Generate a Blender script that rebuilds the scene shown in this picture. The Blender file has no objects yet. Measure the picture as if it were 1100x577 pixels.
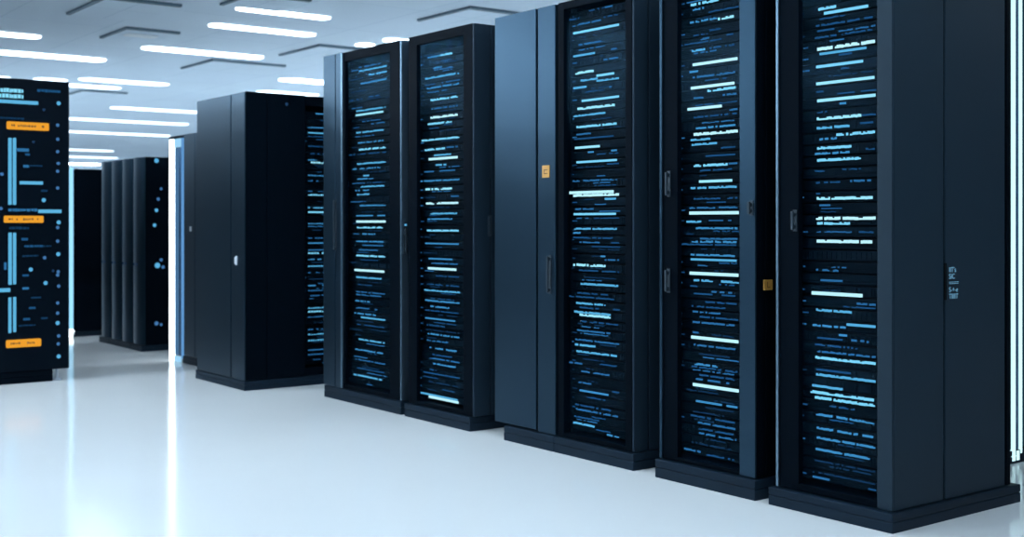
import bpy, bmesh, math, random
from mathutils import Vector, Matrix

C = bpy.context.scene.collection
SC = bpy.context.scene
R90 = math.pi / 2

# ------------------------------------------------------------------ camera, world, exposure
cam_d = bpy.data.cameras.new('camera')
cam = bpy.data.objects.new('camera', cam_d)
C.objects.link(cam)
cam.location = (0, 0, 1.1)
cam.rotation_euler = (R90, 0, math.radians(53.0456))
cam_d.sensor_width = 36
cam_d.lens = 36 * 1300 / 1100
cam_d.shift_y = -48.5 / 1100
cam_d.clip_end = 200
cam_d.dof.use_dof = True
cam_d.dof.focus_distance = 5.0
cam_d.dof.aperture_fstop = 2.8
SC.camera = cam

w = bpy.data.worlds.new('world')
SC.world = w
w.use_nodes = True
w.node_tree.nodes['Background'].inputs[0].default_value = (0.08, 0.24, 0.44, 1)
w.node_tree.nodes['Background'].inputs[1].default_value = 0.26

SC.view_settings.view_transform = 'Standard'
SC.view_settings.look = 'None'
SC.view_settings.exposure = 0
SC.view_settings.gamma = 1
SC.view_settings.use_curve_mapping = False
SC.cycles.use_denoising = True
SC.cycles.max_bounces = 8
SC.cycles.sample_clamp_indirect = 6

LAMP = 12.0          # radiance of the unseen diffusers added over the near floor
LAMP_FAR = 37.0      # and of those added farther off, brighter to lift the ceiling
LAMP_HALL = 12.0     # the dimmed diffusers down the middle of the hall
CEIL = 2.85

# ------------------------------------------------------------------ materials
def mat(name, col, rough=0.5, metal=0.0, spec=0.5, noise=0.0, nscale=8.0, rvar=0.0, coat=0.0):
    m = bpy.data.materials.new(name)
    m.use_nodes = True
    nt = m.node_tree
    b = nt.nodes['Principled BSDF']
    b.inputs['Base Color'].default_value = (*col, 1)
    b.inputs['Roughness'].default_value = rough
    b.inputs['Metallic'].default_value = metal
    b.inputs['Specular IOR Level'].default_value = spec
    b.inputs['Coat Weight'].default_value = coat
    if noise or rvar:
        tc = nt.nodes.new('ShaderNodeTexCoord')
        nz = nt.nodes.new('ShaderNodeTexNoise')
        nz.inputs['Scale'].default_value = nscale
        nz.inputs['Detail'].default_value = 4
        nt.links.new(tc.outputs['Object'], nz.inputs['Vector'])
        if noise:
            mx = nt.nodes.new('ShaderNodeMix')
            mx.data_type = 'RGBA'
            mx.inputs[6].default_value = (*[c * (1 - noise) for c in col], 1)
            mx.inputs[7].default_value = (*[min(1, c * (1 + noise)) for c in col], 1)
            nt.links.new(nz.outputs['Fac'], mx.inputs[0])
            nt.links.new(mx.outputs[2], b.inputs['Base Color'])
        if rvar:
            mr = nt.nodes.new('ShaderNodeMapRange')
            mr.inputs[3].default_value = rough - rvar
            mr.inputs[4].default_value = rough + rvar
            nt.links.new(nz.outputs['Fac'], mr.inputs[0])
            nt.links.new(mr.outputs[0], b.inputs['Roughness'])
    return m

def emit(name, col, strength, light=False):
    m = bpy.data.materials.new(name)
    m.use_nodes = True
    nt = m.node_tree
    nt.nodes.clear()
    o = nt.nodes.new('ShaderNodeOutputMaterial')
    e = nt.nodes.new('ShaderNodeEmission')
    e.inputs[0].default_value = (*col, 1)
    e.inputs[1].default_value = strength
    nt.links.new(e.outputs[0], o.inputs[0])
    m.cycles.emission_sampling = 'AUTO' if light else 'NONE'
    return m

def srgb(r, g, b):
    return tuple((c / 255 / 12.92) if c / 255 <= 0.04045 else ((c / 255 + 0.055) / 1.055) ** 2.4 for c in (r, g, b))

M = {}
M['black'] = mat('black_powder_coat', (0.0012, 0.0036, 0.0070), 0.5, 0.0, 0.02, 0.15, 30, 0.05)
M['panel'] = mat('blue_black_sheet_steel', (0.026, 0.055, 0.085), 0.34, 0.85, 0.10, 0.03, 3)
M['side'] = mat('dark_teal_side_panel', (0.0095, 0.024, 0.038), 0.5, 0.0, 0.2, 0.04, 3)
M['flank'] = mat('lightened_flank_steel', (0.015, 0.030, 0.047), 0.45, 0.2, 0.15, 0.04, 3)  # lighter copy of the side panels, imitating light on two flanks
M['stile'] = mat('brushed_blue_steel', (0.17, 0.26, 0.34), 0.34, 0.9, 0.3, 0.04, 20)
M['plinth'] = mat('plinth_steel', (0.007, 0.0175, 0.031), 0.45, 0.05, 0.12, 0.1, 6, 0.05)
M['seam'] = mat('black_seam_rubber', (0.002, 0.003, 0.004), 0.8, 0, 0.1)  # near-black, used for the latch plate
M['handle'] = mat('handle_steel', (0.022, 0.036, 0.05), 0.45, 0.3)
M['server'] = mat('server_faceplate', (0.0018, 0.0055, 0.0095), 0.5, 0.0, 0.05, 0.2, 40)
M['bay'] = mat('drive_bay', (0.0025, 0.0085, 0.0145), 0.5, 0.0, 0.04)
M['rail'] = mat('rack_rail', (0.006, 0.012, 0.018), 0.4, 0.1, 0.3)
M['screen'] = mat('glossy_black_panel', (0.0015, 0.0045, 0.009), 0.4, 0, 0.04)
M['white'] = mat('white_plastic', (0.8, 0.84, 0.88), 0.4)
M['zinc'] = mat('zinc_foot', (0.6, 0.66, 0.72), 0.35, 0.5)
M['orange'] = mat('orange_tag_plastic', (0.62, 0.30, 0.06), 0.45)
M['ink'] = mat('dark_brown_ink', (0.16, 0.06, 0.01), 0.6)
M['vent'] = mat('vent_dark_metal', (0.11, 0.17, 0.215), 0.55, 0.0)
M['tube_blue'] = mat('blue_tinted_acrylic', (0.03, 0.10, 0.22), 0.25, 0.0, 0.5)
M['orange_lit'] = emit('orange_backlit_label', srgb(236, 160, 48), 1.0)
M['tube'] = emit('white_light_tube', (0.80, 0.93, 1.0), 4.0, True)
M['tube_cyan'] = emit('cyan_light_tube', (0.60, 0.95, 1.0), 1.25, True)
M['tube_soft'] = emit('soft_blue_light_tube', srgb(95, 150, 205), 1.0)
M['tube_ice'] = emit('ice_blue_light_tube', (0.30, 0.68, 0.95), 1.25, True)
M['tube_dim'] = emit('dim_blue_light_strip', srgb(70, 112, 152), 1.0)
M['tube_pale'] = emit('pale_blue_light_tube', (0.35, 0.68, 0.95), 1.0, True)
M['lamp'] = emit('added_near_diffuser', (0.70, 0.865, 1.0), LAMP, True)
M['lamp_dim'] = emit('far_ceiling_diffuser', (0.70, 0.865, 1.0), 4.0, True)
M['lamp_hall'] = emit('hall_ceiling_diffuser', (0.70, 0.865, 1.0), LAMP_HALL, True)
M['lamp_far'] = emit('added_far_diffuser', (0.70, 0.865, 1.0), LAMP_FAR, True)

LV = [(0.24, (20, 55, 86)), (0.36, (30, 82, 126)), (0.47, (46, 110, 160)), (0.58, (66, 144, 196)),
      (0.72, (94, 180, 224)), (0.84, (130, 212, 243)), (0.95, (164, 232, 249)), (9, (200, 246, 254))]
for k, (_, c) in enumerate(LV):
    M['led%d' % k] = emit('light_bar_blue_%s' % 'abcdefgh'[k], srgb(*c), 1.0 if k < 5 else 1.12)
M['dot'] = emit('blue_indicator', srgb(66, 116, 168), 1.0)
M['dot_hot'] = emit('cyan_indicator', srgb(90, 175, 222), 1.0)
M['dot_dim'] = emit('dim_indicator', srgb(30, 58, 90), 1.0)
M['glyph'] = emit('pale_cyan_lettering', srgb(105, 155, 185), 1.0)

def led(b):
    for k, (t, _) in enumerate(LV):
        if b < t:
            return M['led%d' % k]

def make_glass():
    m = bpy.data.materials.new('tinted_door_glass')
    m.use_nodes = True
    nt = m.node_tree
    nt.nodes.clear()
    o = nt.nodes.new('ShaderNodeOutputMaterial')
    t = nt.nodes.new('ShaderNodeBsdfTransparent')
    t.inputs[0].default_value = (0.90, 0.95, 0.98, 1)
    g = nt.nodes.new('ShaderNodeBsdfGlossy')
    g.inputs['Color'].default_value = (0.10, 0.24, 0.38, 1)
    g.inputs['Roughness'].default_value = 0.12
    f = nt.nodes.new('ShaderNodeLayerWeight')
    f.inputs[0].default_value = 0.5
    pw = nt.nodes.new('ShaderNodeMath')
    pw.operation = 'POWER'
    pw.inputs[1].default_value = 4.0
    ma = nt.nodes.new('ShaderNodeMath')
    ma.operation = 'MULTIPLY_ADD'
    ma.inputs[1].default_value = 0.10
    ma.inputs[2].default_value = 0.006
    mx = nt.nodes.new('ShaderNodeMixShader')
    nt.links.new(f.outputs['Facing'], pw.inputs[0])
    nt.links.new(pw.outputs[0], ma.inputs[0])
    nt.links.new(ma.outputs[0], mx.inputs[0])
    nt.links.new(t.outputs[0], mx.inputs[1])
    nt.links.new(g.outputs[0], mx.inputs[2])
    nt.links.new(mx.outputs[0], o.inputs[0])
    return m
M['glass'] = make_glass()

def make_floor():
    m = mat('pale_blue_epoxy_floor', (0.87, 0.865, 0.855), 0.115, 0.0, 0.24, 0.03, 1.2, 0.02)
    return m
M['floor'] = make_floor()

def make_ceiling():
    m = bpy.data.materials.new('ceiling_tiles')
    m.use_nodes = True
    nt = m.node_tree
    b = nt.nodes['Principled BSDF']
    b.inputs['Roughness'].default_value = 0.8
    b.inputs['Specular IOR Level'].default_value = 0.2
    tc = nt.nodes.new('ShaderNodeTexCoord')
    br = nt.nodes.new('ShaderNodeTexBrick')
    br.offset = 0
    br.inputs['Scale'].default_value = 1.0
    br.inputs['Mortar Size'].default_value = 0.006
    br.inputs['Mortar Smooth'].default_value = 0.2
    br.inputs['Brick Width'].default_value = 1.2
    br.inputs['Row Height'].default_value = 0.9
    br.inputs['Color1'].default_value = (0.79, 0.90, 1.0, 1)
    br.inputs['Color2'].default_value = (0.765, 0.875, 0.985, 1)
    br.inputs['Mortar'].default_value = (0.62, 0.74, 0.86, 1)
    nz = nt.nodes.new('ShaderNodeTexNoise')
    nz.inputs['Scale'].default_value = 0.7
    nz.inputs['Detail'].default_value = 3
    mx = nt.nodes.new('ShaderNodeMix')
    mx.data_type = 'RGBA'
    mx.blend_type = 'MULTIPLY'
    mx.inputs[0].default_value = 0.16
    nt.links.new(tc.outputs['Object'], br.inputs['Vector'])
    nt.links.new(tc.outputs['Object'], nz.inputs['Vector'])
    nt.links.new(br.outputs['Color'], mx.inputs[6])
    nt.links.new(nz.outputs['Fac'], mx.inputs[7])
    nt.links.new(mx.outputs[2], b.inputs['Base Color'])
    return m
M['ceiling'] = make_ceiling()
M['wall'] = mat('pale_wall_paint', (0.55, 0.64, 0.72), 0.7, 0, 0.3, 0.04, 2)

# ------------------------------------------------------------------ geometry helpers
class MB:
    """collects shapes, then links them as ONE mesh object"""
    def __init__(self):
        self.bm = bmesh.new()
    def box(self, x0, x1, y0, y1, z0, z1, bev=0.0, mi=0):
        vs = [self.bm.verts.new((x, y, z)) for z in (z0, z1) for y in (y0, y1) for x in (x0, x1)]
        fs = [self.bm.faces.new([vs[i] for i in q]) for q in
              ((0, 2, 3, 1), (4, 5, 7, 6), (0, 1, 5, 4), (2, 6, 7, 3), (0, 4, 6, 2), (1, 3, 7, 5))]
        for f in fs:
            f.material_index = mi
        if bev:
            es = list({e for f in fs for e in f.edges})
            r = bmesh.ops.bevel(self.bm, geom=es, offset=bev, segments=2, affect='EDGES', profile=0.6)
            for f in r['faces']:
                f.material_index = mi
        return self
    def prism(self, pts, axis, a0, a1, mi=0):
        """pts: 2D outline; axis 'x','y','z' is the extrusion axis"""
        def P(u, v, a):
            return {'x': (a, u, v), 'y': (u, a, v), 'z': (u, v, a)}[axis]
        lo = [self.bm.verts.new(P(u, v, a0)) for u, v in pts]
        hi = [self.bm.verts.new(P(u, v, a1)) for u, v in pts]
        n = len(pts)
        fs = [self.bm.faces.new(lo[::-1]), self.bm.faces.new(hi)]
        for i in range(n):
            fs.append(self.bm.faces.new((lo[i], lo[(i + 1) % n], hi[(i + 1) % n], hi[i])))
        for f in fs:
            f.material_index = mi
        return self
    def cyl(self, c, r, axis, a0, a1, n=14, mi=0):
        return self.prism([(c[0] + r * math.cos(2 * math.pi * k / n), c[1] + r * math.sin(2 * math.pi * k / n))
                           for k in range(n)], axis, a0, a1, mi)
    def dome(self, c, r, depth, mi=0):
        """a small lens bulging to -y at c"""
        n, rings = 12, 3
        prev = None
        for j in range(rings):
            a = j / rings * R90
            cur = [self.bm.verts.new((c[0] + r * math.cos(a) * math.cos(2 * math.pi * k / n), c[1] - depth * math.sin(a),
                                      c[2] + r * math.cos(a) * math.sin(2 * math.pi * k / n))) for k in range(n)]
            if prev:
                for k in range(n):
                    self.bm.faces.new((prev[k], prev[(k + 1) % n], cur[(k + 1) % n], cur[k])).material_index = mi
            prev = cur
        tip = self.bm.verts.new((c[0], c[1] - depth, c[2]))
        for k in range(n):
            self.bm.faces.new((prev[k], prev[(k + 1) % n], tip)).material_index = mi
        return self
    def data(self, name, *mats):
        me = bpy.data.meshes.new(name)
        bmesh.ops.recalc_face_normals(self.bm, faces=self.bm.faces[:])
        self.bm.to_mesh(me)
        self.bm.free()
        for m in mats:
            me.materials.append(m)
        return me
    def build(self, name, mats, parent=None, loc=(0, 0, 0), rotz=0.0):
        if not isinstance(mats, (list, tuple)):
            mats = [mats]
        return link(name, self.data(name, *mats), parent, loc, rotz)

def link(name, data, parent=None, loc=(0, 0, 0), rotz=0.0):
    o = bpy.data.objects.new(name, data)
    C.objects.link(o)
    o.location = loc
    o.rotation_euler = (0, 0, rotz)
    if parent:
        o.parent = parent
    return o

def tag(o, label, cat, group=None):
    o['label'] = label
    o['category'] = cat
    if group:
        o['group'] = group
    return o

def empty(name, loc, rotz, label, cat, group=None):
    o = link(name, None, None, loc, rotz)
    o.empty_display_size = 0.1
    return tag(o, label, cat, group)

def struct(o):
    o['kind'] = 'structure'
    return o

def rrect(u0, u1, v0, v1, r, n=5):
    pts = []
    for cu, cv, a0 in ((u1 - r, v1 - r, 0), (u0 + r, v1 - r, 1), (u0 + r, v0 + r, 2), (u1 - r, v0 + r, 3)):
        for k in range(n + 1):
            a = (a0 + k / n) * R90
            pts.append((cu + r * math.cos(a), cv + r * math.sin(a)))
    return pts

# ------------------------------------------------------------------ the room
struct(MB().box(-42, 5, -9, 16, -0.12, 0).build('floor', M['floor']))
struct(MB().box(-42, 5, -9, 16, CEIL, CEIL + 0.12).build('ceiling', M['ceiling']))
struct(MB().box(-42.2, -42, -9, 16, 0, CEIL).build('wall_left', M['wall']))
struct(MB().box(-42, 5, 16, 16.2, 0, CEIL).build('wall_back', M['wall']))

# ------------------------------------------------------------------ shared cabinet pieces
def handle(parent, x, z0, z1, y=0.0, wd=0.018, m='handle'):
    h = MB()
    zc = (z0 + z1) / 2
    wd *= 0.75
    h.box(x - wd * 0.8, x + wd * 0.8, y - 0.003, y, z0 - 0.006, z1 + 0.006, 0.001)
    h.box(x - wd / 2, x + wd / 2, y - 0.022, y - 0.013, z0, z1, 0.003)
    h.box(x - wd / 3, x + wd / 3, y - 0.016, y - 0.003, z0 + 0.006, z0 + 0.02)
    h.box(x - wd / 3, x + wd / 3, y - 0.016, y - 0.003, z1 - 0.02, z1 - 0.006)
    return h.build('handle', M[m], parent)

def side_latch(parent, face_x, y, z0, z1, out=1, m='handle'):
    h = MB()
    def bx(a, b, *r):
        h.box(*sorted((face_x + out * a, face_x + out * b)), *r)
    bx(0, 0.004, y - 0.012, y + 0.012, z0 - 0.008, z1 + 0.008, 0.0015)
    bx(0.004, 0.014, y - 0.006, y + 0.006, z0, z1, 0.003)
    return h.build('latch', M[m], parent)

def plinth(root, x0, x1, y0, y1, h, m='plinth'):
    b = MB()
    b.box(x0, x1, y0, y1, 0, h * 0.54, 0.003)
    b.box(x0 + 0.004, x1 - 0.004, y0 + 0.004, y1 - 0.004, h * 0.54, h * 0.58)
    b.box(x0, x1, y0, y1, h * 0.58, h, 0.004)
    return b.build('plinth', M[m], root)

def side_panels(root, face_x, out, ys, z0, z1, m='side', mats=None):
    """sheet panels on one flank; ys = list of (y0, y1)"""
    obs = []
    for k, (a, b) in enumerate(ys):
        p = MB()
        xa, xb = (face_x - 0.012, face_x) if out > 0 else (face_x, face_x + 0.012)
        p.box(xa, xb, a, b, z0, z1, 0.003)
        obs.append(p.build('side_panel', M[mats[k] if mats else m], root))
    return obs

def ordinal(n):
    ones = ['', 'first', 'second', 'third', 'fourth', 'fifth', 'sixth', 'seventh', 'eighth', 'ninth', 'tenth', 'eleventh',
            'twelfth', 'thirteenth', 'fourteenth', 'fifteenth', 'sixteenth', 'seventeenth', 'eighteenth', 'nineteenth']
    tens = {2: ('twentieth', 'twenty'), 3: ('thirtieth', 'thirty'), 4: ('fortieth', 'forty')}
    if n < 20:
        return ones[n]
    a, b = divmod(n, 10)
    return tens[a][0] if b == 0 else tens[a][1] + '-' + ones[b]

U = 0.0445

def server_mesh(wd, variant, rnd):
    """1U chassis, front at y=0, ears at both ends; x 0..wd, z 0..0.041"""
    b = MB()
    h = 0.041
    b.box(0.022, wd - 0.022, 0.0, 0.42, 0.001, h, 0.0015)
    for x in (0, wd - 0.024):
        b.box(x, x + 0.024, 0.0, 0.005, 0.001, h, 0.001, 1)
        for z in (0.010, 0.031):
            b.cyl((x + 0.011, z), 0.003, 'y', -0.003, 0.0, 8, 1)
    x0, x1 = 0.03, wd - 0.03
    if variant == 0:                      # drive bays with latches
        n = 6
        s = (x1 - x0) / n
        for k in range(n):
            b.box(x0 + k * s + 0.002, x0 + (k + 1) * s - 0.002, -0.0025, 0.0, 0.005, 0.037, 0.001, 1)
            b.box(x0 + k * s + 0.006, x0 + k * s + 0.012, -0.004, -0.0025, 0.008, 0.034, 0, 1)
    elif variant == 1:                    # louvred bezel
        for k in range(5):
            z = 0.006 + k * 0.0068
            b.box(x0, x1, -0.003, 0.0, z, z + 0.0034, 0, 1)
    elif variant == 2:                    # switch with two rows of ports
        n = 18
        s = (x1 - x0) / n
        for k in range(n):
            for z in (0.006, 0.023):
                b.box(x0 + k * s + 0.0015, x0 + (k + 1) * s - 0.0015, -0.002, 0.0, z, z + 0.012, 0, 1)
    else:                                 # plain plate with a lower ridge
        b.box(x0, x1, -0.003, 0.0, 0.005, 0.012, 0.001, 1)
        b.box(x0, x1, -0.0015, 0.0, 0.016, 0.037, 0.001, 1)
    return b.data('server', M['server'], M['bay'])

def bar_mesh(x0, x1, z, b, rnd, pitch, yy=0.0):
    """a light bar: one continuous strip or a run of small lit segments"""
    t = 0.0042 + 0.0075 * min(b, 1.2)
    z0, z1 = z - t / 2, z + t / 2
    mb = MB()
    y0, y1 = yy - 0.0052, yy
    if b >= 1.15 or x1 - x0 < 4.5 * pitch:
        mb.box(x0, x1, y0, y1, z0, z1, 0.0012)
        return mb
    solid = rnd.random() < (0.25 if b > 0.7 else 0.2)
    x = x0
    k = 0
    while x < x1 - 0.003:
        p = pitch * rnd.uniform(0.8, 1.3)
        if solid:
            p *= min(rnd.choice((3, 5, 8)), (x1 - x0) / pitch / 5)
        e = min(x1, x + p * (0.95 if solid else 0.66))
        dz = 0 if solid else rnd.choice((0, 0, 0, 0.0008, -0.0010))
        top = z1 if solid or rnd.random() > 0.18 else z1 - t * 0.4
        if rnd.random() > (0.04 if b > 0.5 else 0.16):
            mb.box(x, e, y0, y1, z0 + dz, top + dz)
        x += p
        k += 1
    if k == 0 or len(mb.bm.verts) == 0:
        mb.box(x0, x1, y0, y1, z0, z1)
    return mb

def describe(bars, span):
    if not bars:
        return 'server with almost no lights'
    b = max(bars, key=lambda q: q[3] * (0.4 + (q[2] - q[1]) / span))
    ln = (b[2] - b[1]) / span
    size = '' if 0.45 < ln < 0.8 else ('long ' if ln >= 0.8 else 'short ')
    if b[3] >= 1.15:
        s = 'brilliant white'
    elif b[3] >= 0.75:
        s = 'bright cyan'
    elif b[3] >= 0.45:
        s = 'mid-blue'
    else:
        s = 'dim blue'
    return 'server with a %s%s light bar' % (size, s)

def fill_servers(frame, bars, x0, x1, yp, z0, n, place, group, pitch, seed):
    """n one-unit servers standing on one another from z0 up; frame = (origin, rotz)"""
    rnd = random.Random(seed)
    (ox, oy), rz = frame
    cs, sn = math.cos(rz), math.sin(rz)
    wd = x1 - x0
    meshes = [server_mesh(wd, v, rnd) for v in range(4)]
    units = {k: [] for k in range(n)}
    for z, a, b, br in bars:
        k = int((z - z0) / U)
        if 0 <= k < n:
            units[k].append((z, max(a, x0 + 0.004), min(b, x1 - 0.004), br))
    lit0 = min(b[1] for b in bars)
    lit0 = max(lit0, x0 + 0.045)
    lit1 = min(max(b[2] for b in bars), x1 - 0.03)
    for k in range(n):
        zb = z0 + k * U
        lab = '%s, %s from bottom %s' % (describe(units[k], lit1 - lit0), ordinal(k + 1), place)
        lx, ly = x0, yp
        s = link('server', meshes[rnd.choice((0, 1, 1, 2, 3))], None,
                 (ox + lx * cs - ly * sn, oy + lx * sn + ly * cs, zb), rz)
        tag(s, lab, 'server', group)
        done = []
        for z, a, b, br in units[k]:
            zl = min(max(z - zb, 0.0085), 0.0335)
            for (pz, pa, pb) in done:           # keep overlapping bars apart
                if abs(pz - zl) < 0.011 and not (b < pa or a > pb):
                    zl = pz + 0.0125 if pz < 0.021 else pz - 0.0125
            done.append((zl, a, b))
            bar_mesh(a - x0, b - x0, zl, br, rnd, pitch, -0.0025).build('light_bar', led(br), s)
        # small secondary lights: a faint run and specks
        for chance in (0.9, 0.55):
            if rnd.random() > chance:
                continue
            a = rnd.uniform(lit0 + 0.01, lit0 + (lit1 - lit0) * 0.6)
            b = min(lit1, a + rnd.uniform(0.05, 0.25))
            zl = rnd.choice((0.0085, 0.021, 0.0335))
            if all(abs(zl - d[0]) > 0.011 or b < d[1] or a > d[2] for d in done):
                bar_mesh(a - x0, b - x0, zl, 0.10, rnd, pitch, -0.0025).build('light_bar', led(rnd.choice((0.2, 0.2, 0.3, 0.4))), s)
                done.append((zl, a, b))
        if rnd.random() < 0.6:                   # status tick near the left ear
            d = MB()
            xa = max(0.026, lit0 - x0 - rnd.uniform(0.035, 0.075))
            for q in range(rnd.choice((1, 2, 3))):
                d.box(xa + q * 0.012, xa + q * 0.012 + rnd.uniform(0.006, 0.010), -0.0055, -0.0025, 0.018, 0.023)
            d.build('status_light', led(rnd.choice((0.2, 0.3, 0.4))), s)

# ------------------------------------------------------------------ glass-door racks
def glass_rack(label, frame, W, D, H, ph, g0, g1, gz0, gz1, stiles, panels_y, plx, servers, group, place, bars, seed, rgroup='glass-door racks in the row',
               pitch=0.010, side_mats=None, left_y=None, side_m='side'):
    (ox, oy), rz = frame
    root = empty('glass_door_rack', (ox, oy, 0), rz, label, 'server rack', rgroup)
    plinth(root, plx[0], plx[1], plx[2], plx[3], ph)
    c = MB()
    y0 = 0.032
    c.box(0.012, W - 0.012, y0, D, ph, ph + 0.02)
    c.box(0.012, W - 0.012, y0, D, H - 0.02, H, 0.002)
    c.box(0.012, W - 0.012, D - 0.02, D, ph + 0.02, H - 0.02)
    c.box(0.0125, 0.03, y0, D - 0.02, ph + 0.02, H - 0.02)
    c.box(W - 0.03, W - 0.0125, y0, D - 0.02, ph + 0.02, H - 0.02)
    c.build('carcass', M['black'], root)
    side_panels(root, W, 1, panels_y, ph + 0.003, H - 0.003, side_m, side_mats)
    side_panels(root, 0, -1, left_y or [(y0, D - 0.002)], ph + 0.003, H - 0.003, side_m)
    d = MB()
    d.box(0.0125, g0, 0.004, 0.03, ph + 0.004, H - 0.002, 0.002)
    d.box(g1, W - 0.0125, 0.004, 0.03, ph + 0.004, H - 0.002, 0.002)
    d.box(g0, g1, 0.004, 0.03, ph + 0.004, gz0, 0.002)
    d.box(g0, g1, 0.004, 0.03, gz1, H - 0.002, 0.002)
    door = d.build('door', M['black'], root)
    MB().box(g0 - 0.003, g1 + 0.003, 0.014, 0.018, gz0 - 0.003, gz1 + 0.003).build('glass_pane', M['glass'], door)
    for a, b, m, dy in stiles:
        MB().box(a, b, dy, 0.0045, ph + 0.004, H, 0.003).build('stile', M[m], door)
    sx0, sx1, yp, sz0, n = servers
    r = MB()
    for x in (sx0, sx1 - 0.020):
        r.box(x, x + 0.020, yp + 0.0052, yp + 0.03, ph + 0.02, H - 0.02)
    r.build('rack_rail', M['rail'], root)
    fill_servers(frame, bars, sx0, sx1, yp, sz0, n, place, group, pitch, seed)
    return root, door

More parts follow.
